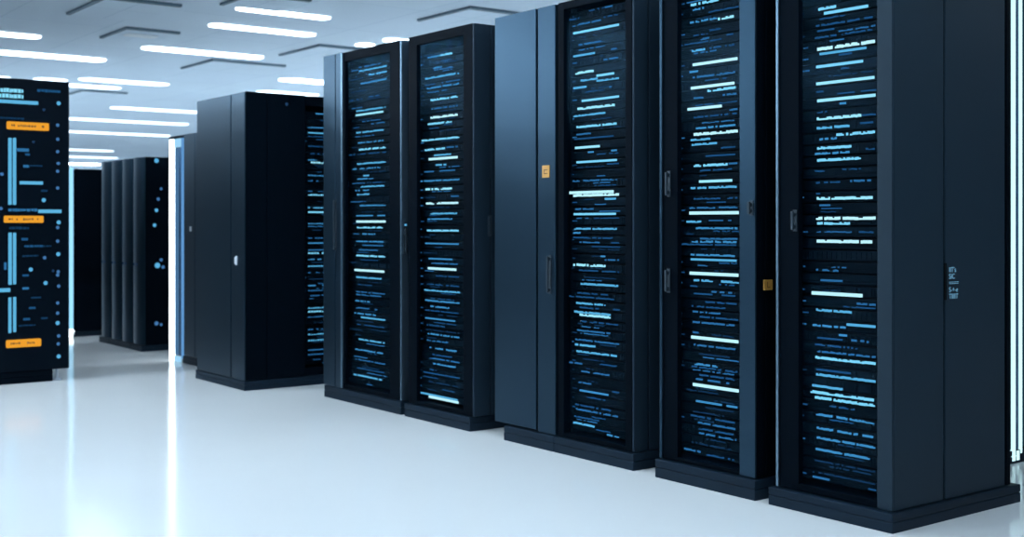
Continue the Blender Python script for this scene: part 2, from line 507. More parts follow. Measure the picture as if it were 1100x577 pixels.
# ------------------------------------------------------------------ measurements in metres
# light bars behind each glass door: (height, start, end, brightness)
BARS = {
    'A': [(2.097, 0.264, 0.391, 0.5), (2.066, 0.352, 0.607, 0.45), (2.036, 0.352, 0.672, 0.6), (2.003, 0.471, 0.672, 0.6), (1.958, 0.374, 0.672, 0.5), (1.863, 0.231, 0.396, 0.35), (1.795, 0.319, 0.662, 0.7), (1.763, 0.313, 0.637, 0.9), (1.707, 0.502, 0.658, 0.4), (1.659, 0.319, 0.648, 0.7), (1.595, 0.341, 0.658, 0.5), (1.553, 0.352, 0.662, 0.8), (1.531, 0.231, 0.668, 0.35), (1.466, 0.33, 0.668, 0.7), (1.436, 0.275, 0.607, 0.5), (1.398, 0.406, 0.471, 0.6), (1.373, 0.33, 0.523, 0.5), (1.354, 0.449, 0.658, 0.3), (1.325, 0.374, 0.648, 0.6), (1.308, 0.308, 0.471, 0.5), (1.278, 0.33, 0.471, 0.6), (1.209, 0.363, 0.668, 0.55), (1.147, 0.319, 0.658, 0.5), (1.111, 0.319, 0.662, 1.2), (1.075, 0.33, 0.631, 0.8), (1.04, 0.396, 0.544, 0.5), (0.99, 0.319, 0.637, 0.55), (0.964, 0.396, 0.637, 0.4), (0.938, 0.352, 0.576, 0.4), (0.905, 0.319, 0.662, 0.75), (0.812, 0.297, 0.648, 1.3), (0.769, 0.319, 0.617, 0.7), (0.689, 0.319, 0.658, 0.4), (0.662, 0.319, 0.617, 0.4), (0.623, 0.308, 0.481, 0.5), (0.58, 0.319, 0.565, 0.4), (0.554, 0.297, 0.555, 0.5), (0.524, 0.286, 0.658, 0.6), (0.479, 0.33, 0.648, 0.25), (0.388, 0.352, 0.658, 0.6), (0.33, 0.308, 0.648, 0.5), (0.262, 0.308, 0.658, 0.4), (0.206, 0.33, 0.648, 0.3), (0.165, 0.286, 0.637, 0.65)],
    'B': [(2.162, -0.011, 0.138, 0.5), (2.108, 0.074, 0.447, 0.4), (2.071, 0.129, 0.361, 1), (2.034, 0.265, 0.379, 0.8), (2.03, 0.138, 0.256, 0.5), (1.98, 0.193, 0.274, 0.5), (1.969, 0.202, 0.387, 0.4), (1.918, 0.111, 0.447, 0.7), (1.861, 0.129, 0.447, 0.55), (1.798, 0.166, 0.43, 0.8), (1.742, 0.175, 0.43, 0.4), (1.693, 0.166, 0.43, 1), (1.659, 0.138, 0.379, 0.8), (1.572, 0.074, 0.447, 0.75), (1.515, 0.107, 0.305, 0.8), (1.519, 0.326, 0.43, 0.45), (1.486, 0.202, 0.365, 0.6), (1.461, 0.147, 0.43, 1.3), (1.426, 0.202, 0.318, 0.7), (1.4, 0.102, 0.405, 0.4), (1.339, 0.018, 0.447, 0.5), (1.292, 0.114, 0.379, 0.9), (1.249, 0.37, 0.439, 0.4), (1.212, 0.12, 0.435, 0.95), (1.155, 0.166, 0.43, 0.65), (1.13, 0.138, 0.379, 0.55), (1.06, 0.129, 0.439, 0.75), (0.987, 0.111, 0.439, 0.5), (0.909, 0.147, 0.379, 0.55), (0.873, 0.175, 0.43, 0.45), (0.847, 0.138, 0.417, 1.2), (0.807, 0.22, 0.447, 0.25), (0.757, 0.129, 0.447, 0.25), (0.733, 0.102, 0.451, 0.6), (0.666, 0.111, 0.447, 0.55), (0.634, 0.166, 0.353, 0.55), (0.605, 0.111, 0.439, 0.3), (0.561, 0.111, 0.43, 0.5), (0.528, 0.129, 0.309, 0.35), (0.505, 0.12, 0.447, 0.2), (0.479, 0.138, 0.447, 0.5), (0.442, 0.129, 0.353, 0.4), (0.402, 0.157, 0.43, 0.5), (0.365, 0.184, 0.379, 0.35), (0.34, 0.157, 0.447, 0.4), (0.314, 0.193, 0.43, 0.5), (0.28, 0.147, 0.22, 0.3), (0.258, 0.092, 0.447, 0.3), (0.202, 0.147, 0.447, 0.2), (0.137, 0.064, 0.43, 0.6), (0.127, 0.147, 0.439, 1.3)],
    'C': [(2.137, 0.153, 0.229, 0.5), (2.118, 0.06, 0.281, 0.7), (2.104, 0.296, 0.347, 0.4), (2.075, 0.005, 0.107, 0.35), (2.049, 0.099, 0.266, 0.45), (2.063, 0.288, 0.39, 0.3), (2.011, 0.068, 0.39, 0.75), (1.951, 0.107, 0.266, 0.45), (1.9, 0.068, 0.222, 0.6), (1.904, 0.34, 0.376, 0.4), (1.861, 0.288, 0.383, 0.4), (1.818, 0.084, 0.214, 0.9), (1.779, 0.123, 0.244, 0.6), (1.781, 0.237, 0.357, 0.8), (1.765, 0.237, 0.39, 0.6), (1.757, 0.068, 0.161, 0.7), (1.731, 0.325, 0.34, 0.4), (1.682, 0.13, 0.39, 0.75), (1.646, 0.099, 0.361, 0.9), (1.62, 0.068, 0.296, 0.6), (1.559, 0.092, 0.376, 0.75), (1.534, 0.092, 0.199, 0.45), (1.503, 0.076, 0.39, 0.3), (1.461, 0.081, 0.39, 0.85), (1.442, 0.176, 0.214, 0.5), (1.439, 0.34, 0.376, 0.5), (1.393, 0.092, 0.376, 0.75), (1.358, 0.099, 0.288, 0.2), (1.375, 0.311, 0.397, 0.3), (1.309, 0.052, 0.383, 0.45), (1.247, 0.037, 0.354, 1.4), (1.228, 0.068, 0.39, 1), (1.214, 0.296, 0.369, 0.7), (1.168, 0.084, 0.214, 0.45), (1.136, 0.071, 0.369, 0.8), (1.075, 0.076, 0.376, 0.6), (1.055, 0.068, 0.123, 0.5), (1.032, 0.068, 0.347, 0.35), (1.01, 0.115, 0.259, 0.4), (1.005, 0.34, 0.39, 0.35), (0.95, 0.266, 0.296, 0.5), (0.911, 0.068, 0.296, 0.9), (0.931, 0.296, 0.39, 0.4), (0.874, 0.099, 0.39, 0.35), (0.82, 0.123, 0.39, 0.7), (0.769, 0.099, 0.325, 0.3), (0.75, 0.021, 0.361, 0.3), (0.72, 0.076, 0.296, 0.6), (0.7, 0.115, 0.251, 0.35), (0.703, 0.354, 0.397, 0.3), (0.665, 0.115, 0.332, 0.85), (0.654, 0.076, 0.332, 0.7), (0.639, 0.13, 0.39, 0.35), (0.595, 0.084, 0.332, 0.4), (0.553, 0.084, 0.39, 0.4), (0.52, 0.081, 0.225, 0.7), (0.49, 0.092, 0.376, 0.6), (0.427, 0.005, 0.13, 0.4), (0.443, 0.259, 0.383, 0.25), (0.397, 0.115, 0.325, 0.4), (0.339, 0.107, 0.206, 0.4), (0.305, 0.115, 0.318, 0.55), (0.328, 0.347, 0.39, 0.35), (0.279, 0.169, 0.296, 0.3), (0.244, 0.068, 0.34, 0.35), (0.213, 0.076, 0.383, 0.45), (0.177, 0.076, 0.251, 0.35), (0.151, 0.068, 0.219, 0.65), (0.12, 0.311, 0.39, 0.5)],
    'D': [(2.03, 0.133, 0.291, 0.8), (2.012, 0.145, 0.207, 0.5), (1.959, 0.108, 0.285, 0.5), (1.953, 0.291, 0.39, 0.85), (1.912, 0.243, 0.309, 0.35), (1.891, 0.338, 0.373, 0.35), (1.891, 0.182, 0.237, 0.4), (1.847, 0.139, 0.213, 0.6), (1.844, 0.243, 0.309, 0.35), (1.844, 0.32, 0.384, 0.35), (1.777, 0.145, 0.396, 0.95), (1.753, 0.126, 0.176, 0.5), (1.718, 0.145, 0.384, 0.45), (1.675, 0.133, 0.379, 0.95), (1.659, 0.231, 0.396, 0.8), (1.633, 0.151, 0.207, 0.45), (1.628, 0.309, 0.39, 0.45), (1.586, 0.114, 0.309, 0.95), (1.571, 0.344, 0.402, 0.45), (1.552, 0.151, 0.396, 0.35), (1.505, 0.164, 0.384, 0.5), (1.479, 0.151, 0.404, 1), (1.456, 0.133, 0.243, 0.6), (1.441, 0.139, 0.285, 0.6), (1.415, 0.309, 0.384, 0.3), (1.384, 0.176, 0.384, 0.35), (1.345, 0.151, 0.344, 0.8), (1.35, 0.35, 0.396, 0.4), (1.324, 0.188, 0.384, 0.3), (1.276, 0.182, 0.367, 0.9), (1.251, 0.133, 0.396, 0.6), (1.204, 0.151, 0.303, 0.35), (1.205, 0.344, 0.396, 0.35), (1.166, 0.126, 0.396, 0.4), (1.137, 0.124, 0.404, 1.3), (1.107, 0.108, 0.194, 0.6), (1.085, 0.164, 0.396, 0.55), (1.045, 0.188, 0.396, 0.45), (1.025, 0.139, 0.396, 0.55), (1.012, 0.063, 0.396, 0.35), (0.962, 0.133, 0.384, 0.5), (0.947, 0.133, 0.396, 0.65), (0.935, 0.297, 0.396, 0.3), (0.887, 0.126, 0.402, 1.4), (0.859, 0.151, 0.261, 0.6), (0.863, 0.309, 0.404, 0.7), (0.845, 0.297, 0.396, 0.35), (0.816, 0.255, 0.367, 0.4), (0.827, 0.12, 0.17, 0.3), (0.801, 0.151, 0.384, 0.3), (0.773, 0.219, 0.396, 0.35), (0.747, 0.139, 0.332, 0.3), (0.729, 0.145, 0.309, 0.4), (0.704, 0.176, 0.402, 0.35), (0.689, 0.145, 0.396, 0.45), (0.635, 0.145, 0.176, 0.4), (0.632, 0.255, 0.39, 0.2), (0.614, 0.135, 0.402, 1.3), (0.582, 0.151, 0.39, 0.4), (0.553, 0.182, 0.384, 0.2), (0.512, 0.157, 0.285, 0.5), (0.494, 0.139, 0.396, 0.35), (0.465, 0.164, 0.384, 0.35), (0.438, 0.164, 0.35, 0.45), (0.416, 0.145, 0.404, 1.3), (0.344, 0.164, 0.396, 0.5), (0.289, 0.133, 0.384, 0.35), (0.252, 0.176, 0.384, 0.45), (0.229, 0.17, 0.379, 0.3), (0.204, 0.182, 0.39, 0.4), (0.162, 0.139, 0.367, 0.2), (0.131, 0.082, 0.188, 0.45), (0.125, 0.225, 0.379, 0.35)],
    'E': [(1.92, 0.145, 0.246, 0.8), (1.894, 0.188, 0.389, 0.8), (1.857, 0.14, 0.409, 0.35), (1.838, 0.156, 0.241, 0.3), (1.811, 0.145, 0.409, 0.3), (1.762, 0.156, 0.419, 1), (1.748, 0.167, 0.379, 0.6), (1.735, 0.257, 0.314, 0.3), (1.7, 0.151, 0.364, 0.75), (1.682, 0.246, 0.314, 0.25), (1.635, 0.151, 0.414, 0.85), (1.604, 0.151, 0.183, 0.3), (1.575, 0.156, 0.419, 0.9), (1.551, 0.252, 0.293, 0.5), (1.532, 0.156, 0.199, 0.3), (1.5, 0.154, 0.356, 0.85), (1.492, 0.362, 0.419, 0.3), (1.465, 0.154, 0.303, 0.7), (1.471, 0.354, 0.419, 0.35), (1.422, 0.167, 0.246, 0.5), (1.423, 0.246, 0.419, 0.75), (1.388, 0.156, 0.314, 0.75), (1.374, 0.379, 0.419, 0.3), (1.367, 0.145, 0.319, 0.5), (1.342, 0.156, 0.354, 0.8), (1.3, 0.145, 0.188, 0.3), (1.256, 0.151, 0.262, 0.35), (1.269, 0.309, 0.399, 0.45), (1.223, 0.151, 0.167, 0.3), (1.195, 0.154, 0.419, 0.9), (1.171, 0.167, 0.215, 0.4), (1.119, 0.151, 0.419, 0.95), (1.1, 0.156, 0.305, 0.75), (1.068, 0.349, 0.414, 0.35), (1.032, 0.154, 0.419, 1), (0.918, 0.151, 0.252, 0.4), (0.883, 0.172, 0.283, 0.45), (0.83, 0.129, 0.362, 1.2), (0.802, 0.339, 0.419, 0.4), (0.77, 0.151, 0.316, 0.6), (0.709, 0.134, 0.293, 0.5), (0.715, 0.293, 0.419, 0.7), (0.681, 0.257, 0.293, 0.5), (0.664, 0.293, 0.389, 0.45), (0.662, 0.156, 0.272, 0.3), (0.644, 0.145, 0.339, 0.3), (0.606, 0.156, 0.419, 0.4), (0.586, 0.147, 0.419, 0.75), (0.54, 0.151, 0.319, 0.35), (0.52, 0.151, 0.419, 0.65), (0.475, 0.132, 0.272, 0.6), (0.452, 0.124, 0.414, 0.8), (0.428, 0.145, 0.419, 0.75), (0.407, 0.215, 0.329, 0.35), (0.372, 0.151, 0.414, 0.55), (0.316, 0.154, 0.414, 0.5), (0.282, 0.154, 0.419, 0.5), (0.245, 0.149, 0.394, 0.55), (0.195, 0.145, 0.419, 0.15), (0.155, 0.134, 0.419, 0.15), (0.126, 0.134, 0.225, 0.4), (0.123, 0.389, 0.422, 0.25)],
    'G': [(1.861, 0.492, 0.744, 0.5), (1.758, 0.492, 0.744, 0.5), (1.729, 0.492, 0.744, 0.6), (1.689, 0.492, 0.744, 0.35), (1.629, 0.492, 0.744, 0.35), (1.578, 0.492, 0.744, 0.3), (1.535, 0.492, 0.744, 0.5), (1.514, 0.492, 0.744, 0.9), (1.423, 0.492, 0.744, 0.5), (1.392, 0.492, 0.744, 0.45), (1.328, 0.492, 0.744, 0.4), (1.294, 0.492, 0.744, 0.8), (1.208, 0.492, 0.744, 0.6), (1.177, 0.492, 0.744, 0.8), (1.105, 0.492, 0.744, 0.5), (1.079, 0.492, 0.744, 0.4), (0.999, 0.492, 0.744, 0.4), (0.97, 0.492, 0.744, 0.5), (0.917, 0.492, 0.744, 0.45), (0.888, 0.492, 0.744, 0.8), (0.853, 0.492, 0.744, 0.5), (0.802, 0.492, 0.744, 0.6), (0.762, 0.492, 0.744, 0.4), (0.673, 0.492, 0.744, 0.5), (0.639, 0.492, 0.744, 0.4), (0.604, 0.492, 0.744, 0.4), (0.53, 0.492, 0.744, 0.6), (0.487, 0.492, 0.744, 0.8), (0.458, 0.492, 0.744, 0.4), (0.372, 0.492, 0.744, 0.4), (0.338, 0.492, 0.744, 0.6), (0.298, 0.492, 0.744, 0.7), (0.231, 0.492, 0.744, 0.4), (0.2, 0.492, 0.744, 0.4), (0.169, 0.492, 0.744, 0.35)]}
# left cabinet: indicators (along, height, radius, kind), bars, upright bars, label plates
LDOTS = [(2.552, 1.939, 0.017, 2),
    (2.545, 1.786, 0.014, 1),
    (2.545, 1.688, 0.014, 1),
    (2.545, 1.601, 0.014, 1),
    (2.549, 1.519, 0.014, 1),
    (2.545, 1.464, 0.014, 1),
    (2.545, 1.347, 0.014, 1),
    (2.552, 1.107, 0.017, 2),
    (2.545, 1.071, 0.014, 1),
    (2.545, 0.976, 0.014, 1),
    (2.549, 0.885, 0.017, 2),
    (2.549, 0.762, 0.014, 1),
    (2.545, 0.739, 0.014, 1),
    (2.552, 0.661, 0.014, 1),
    (2.545, 0.544, 0.014, 1),
    (2.545, 0.473, 0.014, 1),
    (2.545, 0.404, 0.017, 2),
    (2.552, 0.313, 0.014, 1),
    (2.549, 0.258, 0.014, 1),
    (2.552, 0.17, 0.017, 2),
    (2.451, 1.261, 0.017, 2),
    (2.364, 0.782, 0.017, 2),
    (2.463, 0.686, 0.017, 2),
    (2.457, 0.861, 0.014, 1),
    (2.451, 1.888, 0.011, 0),
    (2.514, 0.769, 0.011, 0),
    (2.382, 1.662, 0.011, 0),
    (2.175, 1.435, 0.014, 1),
    (2.169, 1.201, 0.014, 1)]
LBARS = [(2.103, 2.314, 2.007, 0.03, 0.8),
    (2.103, 2.314, 1.969, 0.03, 0.8),
    (2.044, 2.413, 1.931, 0.024, 0.6),
    (2.407, 2.571, 2.02, 0.02, 0.35),
    (2.115, 2.327, 1.818, 0.014, 0.2),
    (2.272, 2.351, 1.604, 0.022, 0.42),
    (2.327, 2.358, 1.574, 0.015, 0.3),
    (2.314, 2.351, 1.493, 0.018, 0.4),
    (2.358, 2.445, 1.498, 0.014, 0.12),
    (2.29, 2.445, 1.379, 0.022, 0.58),
    (2.432, 2.476, 1.326, 0.015, 0.15),
    (2.217, 2.407, 1.192, 0.022, 0.42),
    (2.413, 2.571, 1.184, 0.024, 0.66),
    (2.223, 2.351, 1.068, 0.02, 0.22),
    (2.302, 2.345, 0.991, 0.018, 0.3),
    (2.321, 2.451, 0.943, 0.016, 0.25),
    (2.308, 2.413, 0.876, 0.014, 0.2),
    (2.308, 2.351, 0.742, 0.014, 0.25),
    (2.308, 2.351, 0.653, 0.016, 0.45),
    (2.091, 2.229, 0.645, 0.026, 0.6),
    (2.351, 2.395, 0.517, 0.014, 0.28),
    (2.432, 2.476, 0.442, 0.014, 0.2),
    (2.314, 2.358, 0.441, 0.016, 0.3),
    (2.284, 2.395, 0.398, 0.012, 0.2),
    (2.407, 2.501, 0.942, 0.012, 0.15),
    (2.364, 2.432, 0.587, 0.012, 0.15),
    (2.188, 2.205, 0.809, 0.05, 0.4)]
LVERT = [(2.215, 2.238, 1.227, 1.684),
    (2.245, 2.267, 1.227, 1.685),
    (2.216, 2.239, 0.681, 1.037),
    (2.246, 2.267, 0.683, 1.036),
    (2.216, 2.236, 0.351, 0.595),
    (2.247, 2.267, 0.356, 0.597)]
LORANGE = [(2.205, 2.485, 1.742, 1.796),
    (2.187, 2.448, 1.104, 1.152),
    (2.201, 2.432, 0.25, 0.304)]
# ceiling: (x, y0, y1, width, label)
LIGHTS = [(-9.15, 4.1, 4.94, 0.153, 'linear ceiling light nearest the leftmost tall rack, topmost in the photo'),
    (-10.05, 4.25, 5.27, 0.183, 'linear ceiling light just below the topmost one, above the shorter cabinet'),
    (-11.75, 4.27, 5.55, 0.242, 'third linear ceiling light from the top in the middle column'),
    (-11.7, 2.46, 3.28, 0.216, 'upper of two linear ceiling lights cut by the left photo edge'),
    (-12.95, 2.9, 4.3, 0.27, 'lower of two long ceiling lights cut by the left photo edge'),
    (-14.75, 4.59, 5.69, 0.3, 'linear ceiling light just right of and above the black left cabinet'),
    (-15.52, 4.07, 5.35, 0.3, 'linear ceiling light half hidden by the top right corner of the left cabinet'),
    (-15.23, 3.2, 3.92, 0.3, 'linear ceiling light peeking over the left cabinet at the photo edge'),
    (-15.07, 4.15, 4.54, 0.3, 'short bit of ceiling light peeking over the middle of the left cabinet'),
    (-18.12, 6.1, 7.57, 0.3, 'linear ceiling light ending above the shorter cabinet near the light frame'),
    (-20.47, 5.93, 8.25, 0.3, 'linear ceiling light level with the left cabinet top label, right of it'),
    (-23.35, 6.69, 9.04, 0.3, 'linear ceiling light just above the white light frame top'),
    (-29.09, 8.37, 9.86, 0.3, 'upper of the two farthest ceiling lights'),
    (-32.15, 9.16, 11.01, 0.3, 'lower of the two farthest ceiling lights'),
    (-13.34, 6.54, 7.82, 0.3, 'linear ceiling light running behind the leftmost tall rack'),
    (-14.74, 6.9, 7.78, 0.3, 'linear ceiling light just above the shorter cabinet, upper right'),
    (-10.28, 5.85, 6.03, 0.202, 'tiny ceiling light just above the leftmost tall rack'),
    (-9.86, 5.91, 6.19, 0.19, 'tiny ceiling light between the two leftmost tall racks, above them')]
ADDED_LIGHTS = [(-7.2, 2.3, 3.5),  # unseen fixtures added to light floor, ceiling and cabinet fronts
    (-6.2, 2.3, 3.5),
    (-5.2, 2.3, 3.5),
    (-4.2, 2.3, 3.5),
    (-3.2, 2.3, 3.5),
    (-2.2, 2.3, 3.5),
    (-1.2, 2.3, 3.5),
    (-6.2, -5.5, -4.3),
    (-6.2, -3.0, -1.8),
    (-6.2, -0.5, 0.7),
    (-4.4, -5.5, -4.3),
    (-4.4, -3.0, -1.8),
    (-4.4, -0.5, 0.7),
    (-2.6, -5.5, -4.3),
    (-2.6, -3.0, -1.8),
    (-2.6, -0.5, 0.7),
    (-0.8, -5.5, -4.3),
    (-0.8, -3.0, -1.8),
    (-0.8, -0.5, 0.7),
    (1.0, -5.5, -4.3),
    (1.0, -3.0, -1.8),
    (1.0, -0.5, 0.7),
    (2.8, -5.5, -4.3),
    (2.8, -3.0, -1.8),
    (2.8, -0.5, 0.7),
    (-14.0, -5.6, -4.3999999999999995),
    (-14.0, -4.0, -2.8),
    (-14.0, -2.4, -1.2),
    (-14.0, -0.8, 0.3999999999999999),
    (-14.0, 0.7, 1.9),
    (-12.3, -5.6, -4.3999999999999995),
    (-12.3, -4.0, -2.8),
    (-12.3, -2.4, -1.2),
    (-12.3, -0.8, 0.3999999999999999),
    (-12.3, 0.7, 1.9),
    (-10.9, -5.6, -4.3999999999999995),
    (-10.9, -4.0, -2.8),
    (-10.9, -2.4, -1.2),
    (-10.9, -0.8, 0.3999999999999999),
    (-10.9, 0.7, 1.9),
    (-9.7, -5.6, -4.3999999999999995),
    (-9.7, -4.0, -2.8),
    (-9.7, -2.4, -1.2),
    (-9.7, -0.8, 0.3999999999999999),
    (-9.7, 0.7, 1.9),
    (-8.5, -5.6, -4.3999999999999995),
    (-8.5, -4.0, -2.8),
    (-8.5, -2.4, -1.2),
    (-8.5, -0.8, 0.3999999999999999),
    (-8.5, 0.7, 1.9),
    (-6.5, 6.5, 7.7),
    (-6.5, 9.5, 10.7),
    (-4.5, 6.5, 7.7),
    (-4.5, 9.5, 10.7),
    (-2.0, 6.5, 7.7),
    (-2.0, 9.5, 10.7),
    (-8.5, 7.8, 9.0),
    (-10.2, 7.8, 9.0),
    (-11.6, 7.9799999999999995, 9.18),
    (-13, 8.4, 9.6),
    (-9, 10.5, 11.7),
    (-9, 13.5, 14.7),
    (-11, 10.5, 11.7),
    (-11, 13.5, 14.7),
    (-13, 10.5, 11.7),
    (-13, 13.5, 14.7),
    (-18, 10.5, 11.7),
    (-18, 13.5, 14.7),
    (-24, 10.5, 11.7),
    (-24, 13.5, 14.7),
    (-18.5, -3, -1.7),
    (-18.5, 0.5, 1.8),
    (-18.5, 3.0, 4.3),
    (-24.5, -3, -1.7),
    (-24.5, 0.5, 1.8),
    (-24.5, 3.0, 4.3),
    (-32, -3, -1.7),
    (-32, 0.5, 1.8),
    (-32, 3.0, 4.3),
    (-36, 3, 4.3),
    (-36, 7.5, 8.8),
    (-36, 10.5, 11.8),
    (-36, 13, 14.3),
    (-39.5, 3, 4.3),
    (-39.5, 7.5, 8.8),
    (-39.5, 10.5, 11.8),
    (-39.5, 13, 14.3)]
VENTS = [(-9.77, 3.39, 0.95, 0.62, 'large dark-edged square ceiling vent at the top left', 0),
    (-11.0, 3.97, 0.72, 0.5, 'small ceiling vent with a pale lit cover below the large one', 1),
    (-12.62, 5.61, 0.9, 0.85, 'ceiling vent just below the third light, above the shorter cabinet', 0),
    (-8.37, 5.88, 0.8, 0.6, 'ceiling vent above the blank cabinet', 0),
    (-16.48, 5.31, 1.0, 0.6, 'faint ceiling vent right of the black left cabinet', 0),
    (-10.99, 5.84, 0.9, 0.5, 'ceiling vent just left of the leftmost tall rack top', 0),
    (-8.77, 4.17, 0.6, 0.5, 'ceiling vent cut by the top photo edge', 0)]

# ------------------------------------------------------------------ the racks
YF = 3.67
# rightmost rack
rk, door = glass_rack('black glass-door server rack at the right front corner of the row, lettered on its flank',
    ((-3.159, YF), 0), 0.534, 0.76, 2.16, 0.07, 0.106, 0.467, 0.10, 2.105,
    [(0.0, 0.012, 'stile', -0.004), (0.470, 0.534, 'side', -0.004)],  # first: bright strip standing in for the left edge highlight
    [(0.006, 0.307), (0.319, 0.718), (0.730, 0.758)], (-0.022, 0.548, -0.022, 0.808), (0.034, 0.500, 0.06, 0.112, 44),
    'servers in the rightmost glass-door rack', 'in rightmost glass-door rack', BARS['E'], 5, pitch=0.0088,
    side_mats=['side', 'side', 'black'])
handle(door, 0.090, 1.075, 1.146, 0.004, 0.016)
MB().box(0.532, 0.5365, 0.3125, 0.3265, 0.815, 0.953, 0.002).build('latch', M['seam'], rk)
txt = bpy.data.curves.new('lettering', 'FONT')
txt.body = 'IIT\u2019s\nSIC\n====\nS-+-e\nTIIIIT'
txt.size = 0.027
txt.space_line = 0.92
txt.extrude = 0.0004
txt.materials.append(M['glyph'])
tmp = bpy.data.objects.new('lettering_curve', txt)
C.objects.link(tmp)
bpy.context.view_layer.update()
tme = bpy.data.meshes.new_from_object(tmp.evaluated_get(bpy.context.evaluated_depsgraph_get()))
bpy.data.objects.remove(tmp)
t = link('lettering', tme, rk, (0.5345, 0.342, 0.918))
t.rotation_euler = (R90, 0, R90)
t['label'] = 'pale blue lettering'

# second from the right
rk, door = glass_rack('black glass-door server rack with a bright steel stile and orange tag on its flank',
    ((-3.810, YF), 0), 0.546, 0.76, 2.16, 0.08, 0.102, 0.462, 0.10, 2.105,
    [(0.0, 0.016, 'panel', -0.004), (0.462, 0.546, 'panel', -0.004)],
    [(0.006, 0.055), (0.061, 0.40), (0.406, 0.758)], (-0.008, 0.560, -0.022, 0.80), (0.034, 0.512, 0.06, 0.112, 44),
    'servers in the second rack from the right', 'in second-rightmost glass-door rack', BARS['D'], 4, pitch=0.0105,
    side_m='black')
handle(door, 0.050, 0.807, 0.899, 0.004, 0.016)
handle(door, 0.052, 1.220, 1.320, 0.004, 0.016)
handle(door, 0.527, 1.137, 1.186, -0.004, 0.016)
tg = MB()
tg.box(0.546, 0.550, 0.042, 0.096, 0.832, 0.874, 0.002)
tg.box(0.550, 0.5506, 0.062, 0.066, 0.842, 0.866, 0, 1)
tg.box(0.550, 0.5506, 0.066, 0.080, 0.842, 0.845, 0, 1)
tg.build('tag', [M['orange'], M['ink']], rk)['label'] = 'small orange tag'

# middle rack
rk, door = glass_rack('black glass-door server rack beside the blank blue-grey cabinet, third from the right',
    ((-4.528, YF), 0), 0.546, 0.76, 2.16, 0.075, 0.056, 0.491, 0.10, 2.122,
    [], [(0.006, 0.090), (0.100, 0.172), (0.182, 0.758)], (0.001, 0.560, -0.012, 0.80), (0.034, 0.512, 0.06, 0.112, 45),
    'servers in the middle glass-door rack', 'in middle glass-door rack', BARS['C'], 3, pitch=0.012,
    side_m='flank')
side_latch(rk, 0.546, 0.172, 1.265, 1.362)

# blank cabinet left of the middle rack
bc = empty('blank_cabinet', (-5.030, YF, 0), 0, 'blank blue-grey cabinet with an orange tag, second from the left glass racks', 'cabinet')
bc['label'] = 'plain blue-grey cabinet without glass, orange tag on its edge, beside middle rack'
plinth(bc, 0.098, 0.500, -0.012, 0.80, 0.075)
MB().box(0.012, 0.488, 0.022, 0.76, 0.08, 2.158, 0.003).build('carcass', M['black'], bc)
side_panels(bc, 0, -1, [(0.022, 0.758)], 0.085, 2.155, 'panel')
pd = MB().box(0.004, 0.347, 0.0, 0.02, 0.085, 2.156, 0.004).build('door_panel', M['panel'], bc)
st = MB().box(0.362, 0.498, 0.0, 0.02, 0.078, 2.156, 0.004).build('stile', M['panel'], bc)
handle(st, 0.459, 0.765, 0.94, 0.0, 0.016)
tg = MB()
tg.box(0.400, 0.456, -0.004, 0.0, 1.322, 1.382, 0.002)
tg.box(0.414, 0.442, -0.0046, -0.004, 1.340, 1.344, 0, 1)
tg.box(0.414, 0.442, -0.0046, -0.004, 1.358, 1.362, 0, 1)
tg.box(0.414, 0.418, -0.0046, -0.004, 1.344, 1.358, 0, 1)
tg.build('tag', [M['orange'], M['ink']], st)['label'] = 'small orange tag'

# second from the left
rk, door = glass_rack('black glass-door server rack left of the blank cabinet, second from the left',
    ((-5.876, YF), 0), 0.655, 0.76, 2.16, 0.075, 0.099, 0.560, 0.10, 2.105,
    [], [(0.006, 0.112), (0.118, 0.758)], (-0.010, 0.640, -0.010, 0.78), (0.034, 0.600, 0.06, 0.112, 44),
    'servers in the second glass-door rack from the left', 'in second-leftmost glass-door rack', BARS['B'], 2, pitch=0.014,
    side_m='flank')
side_latch(rk, 0.655, 0.108, 1.04, 1.135)

# leftmost of the five
rk, door = glass_rack('leftmost tall glass-door rack of the row, with a wide blank left stile',
    ((-6.867, YF), 0), 0.920, 0.76, 2.16, 0.075, 0.265, 0.797, 0.105, 2.10,
    [(0.0, 0.152, 'panel', -0.004), (0.160, 0.222, 'panel', -0.004), (0.225, 0.244, 'stile', -0.006)],  # last: brighter strip imitating a thin vertical highlight
    [(0.006, 0.758)], (0.012, 0.932, -0.005, 0.79), (0.150, 0.800, 0.06, 0.112, 44),
    'servers in the leftmost tall glass-door rack', 'in leftmost tall glass-door rack', BARS['A'], 1, pitch=0.016,
    side_m='stile')
handle(door, 0.168, 0.937, 1.245, -0.004, 0.014)
la = side_latch(rk, 0.920, 0.034, 0.93, 1.073)
MB().box(0.920, 0.926, 0.028, 0.040, 1.085, 1.097, 0.002).build('indicator_light', M['dot_hot'], rk)

# shorter cabinet across the gap, glazed on the side that faces the row
rk, door = glass_rack('shorter black cabinet left of the tall racks, blue lights seen in the gap behind it',
    ((-7.403, 3.374), R90), 1.10, 0.808, 1.968, 0.062, 0.445, 1.03, 0.12, 1.90,
    [(0.004, 0.155, 'black', -0.004), (0.160, 0.438, 'black', -0.004)],
    [(0.006, 0.80)], (-0.006, 1.105, -0.010, 0.812), (0.34, 1.06, 0.06, 0.130, 39),
    'servers in the shorter cabinet', 'in shorter cabinet', BARS['G'], 6, rgroup=None, pitch=0.018,
    left_y=[(0.004, 0.212), (0.226, 0.800)], side_m='panel')
side_latch(rk, 0.0, 0.130, 0.83, 0.875, -1, 'white')
MB().dome((0.30, -0.004, 1.90), 0.012, 0.006).build('indicator_light', M['dot_dim'], rk)

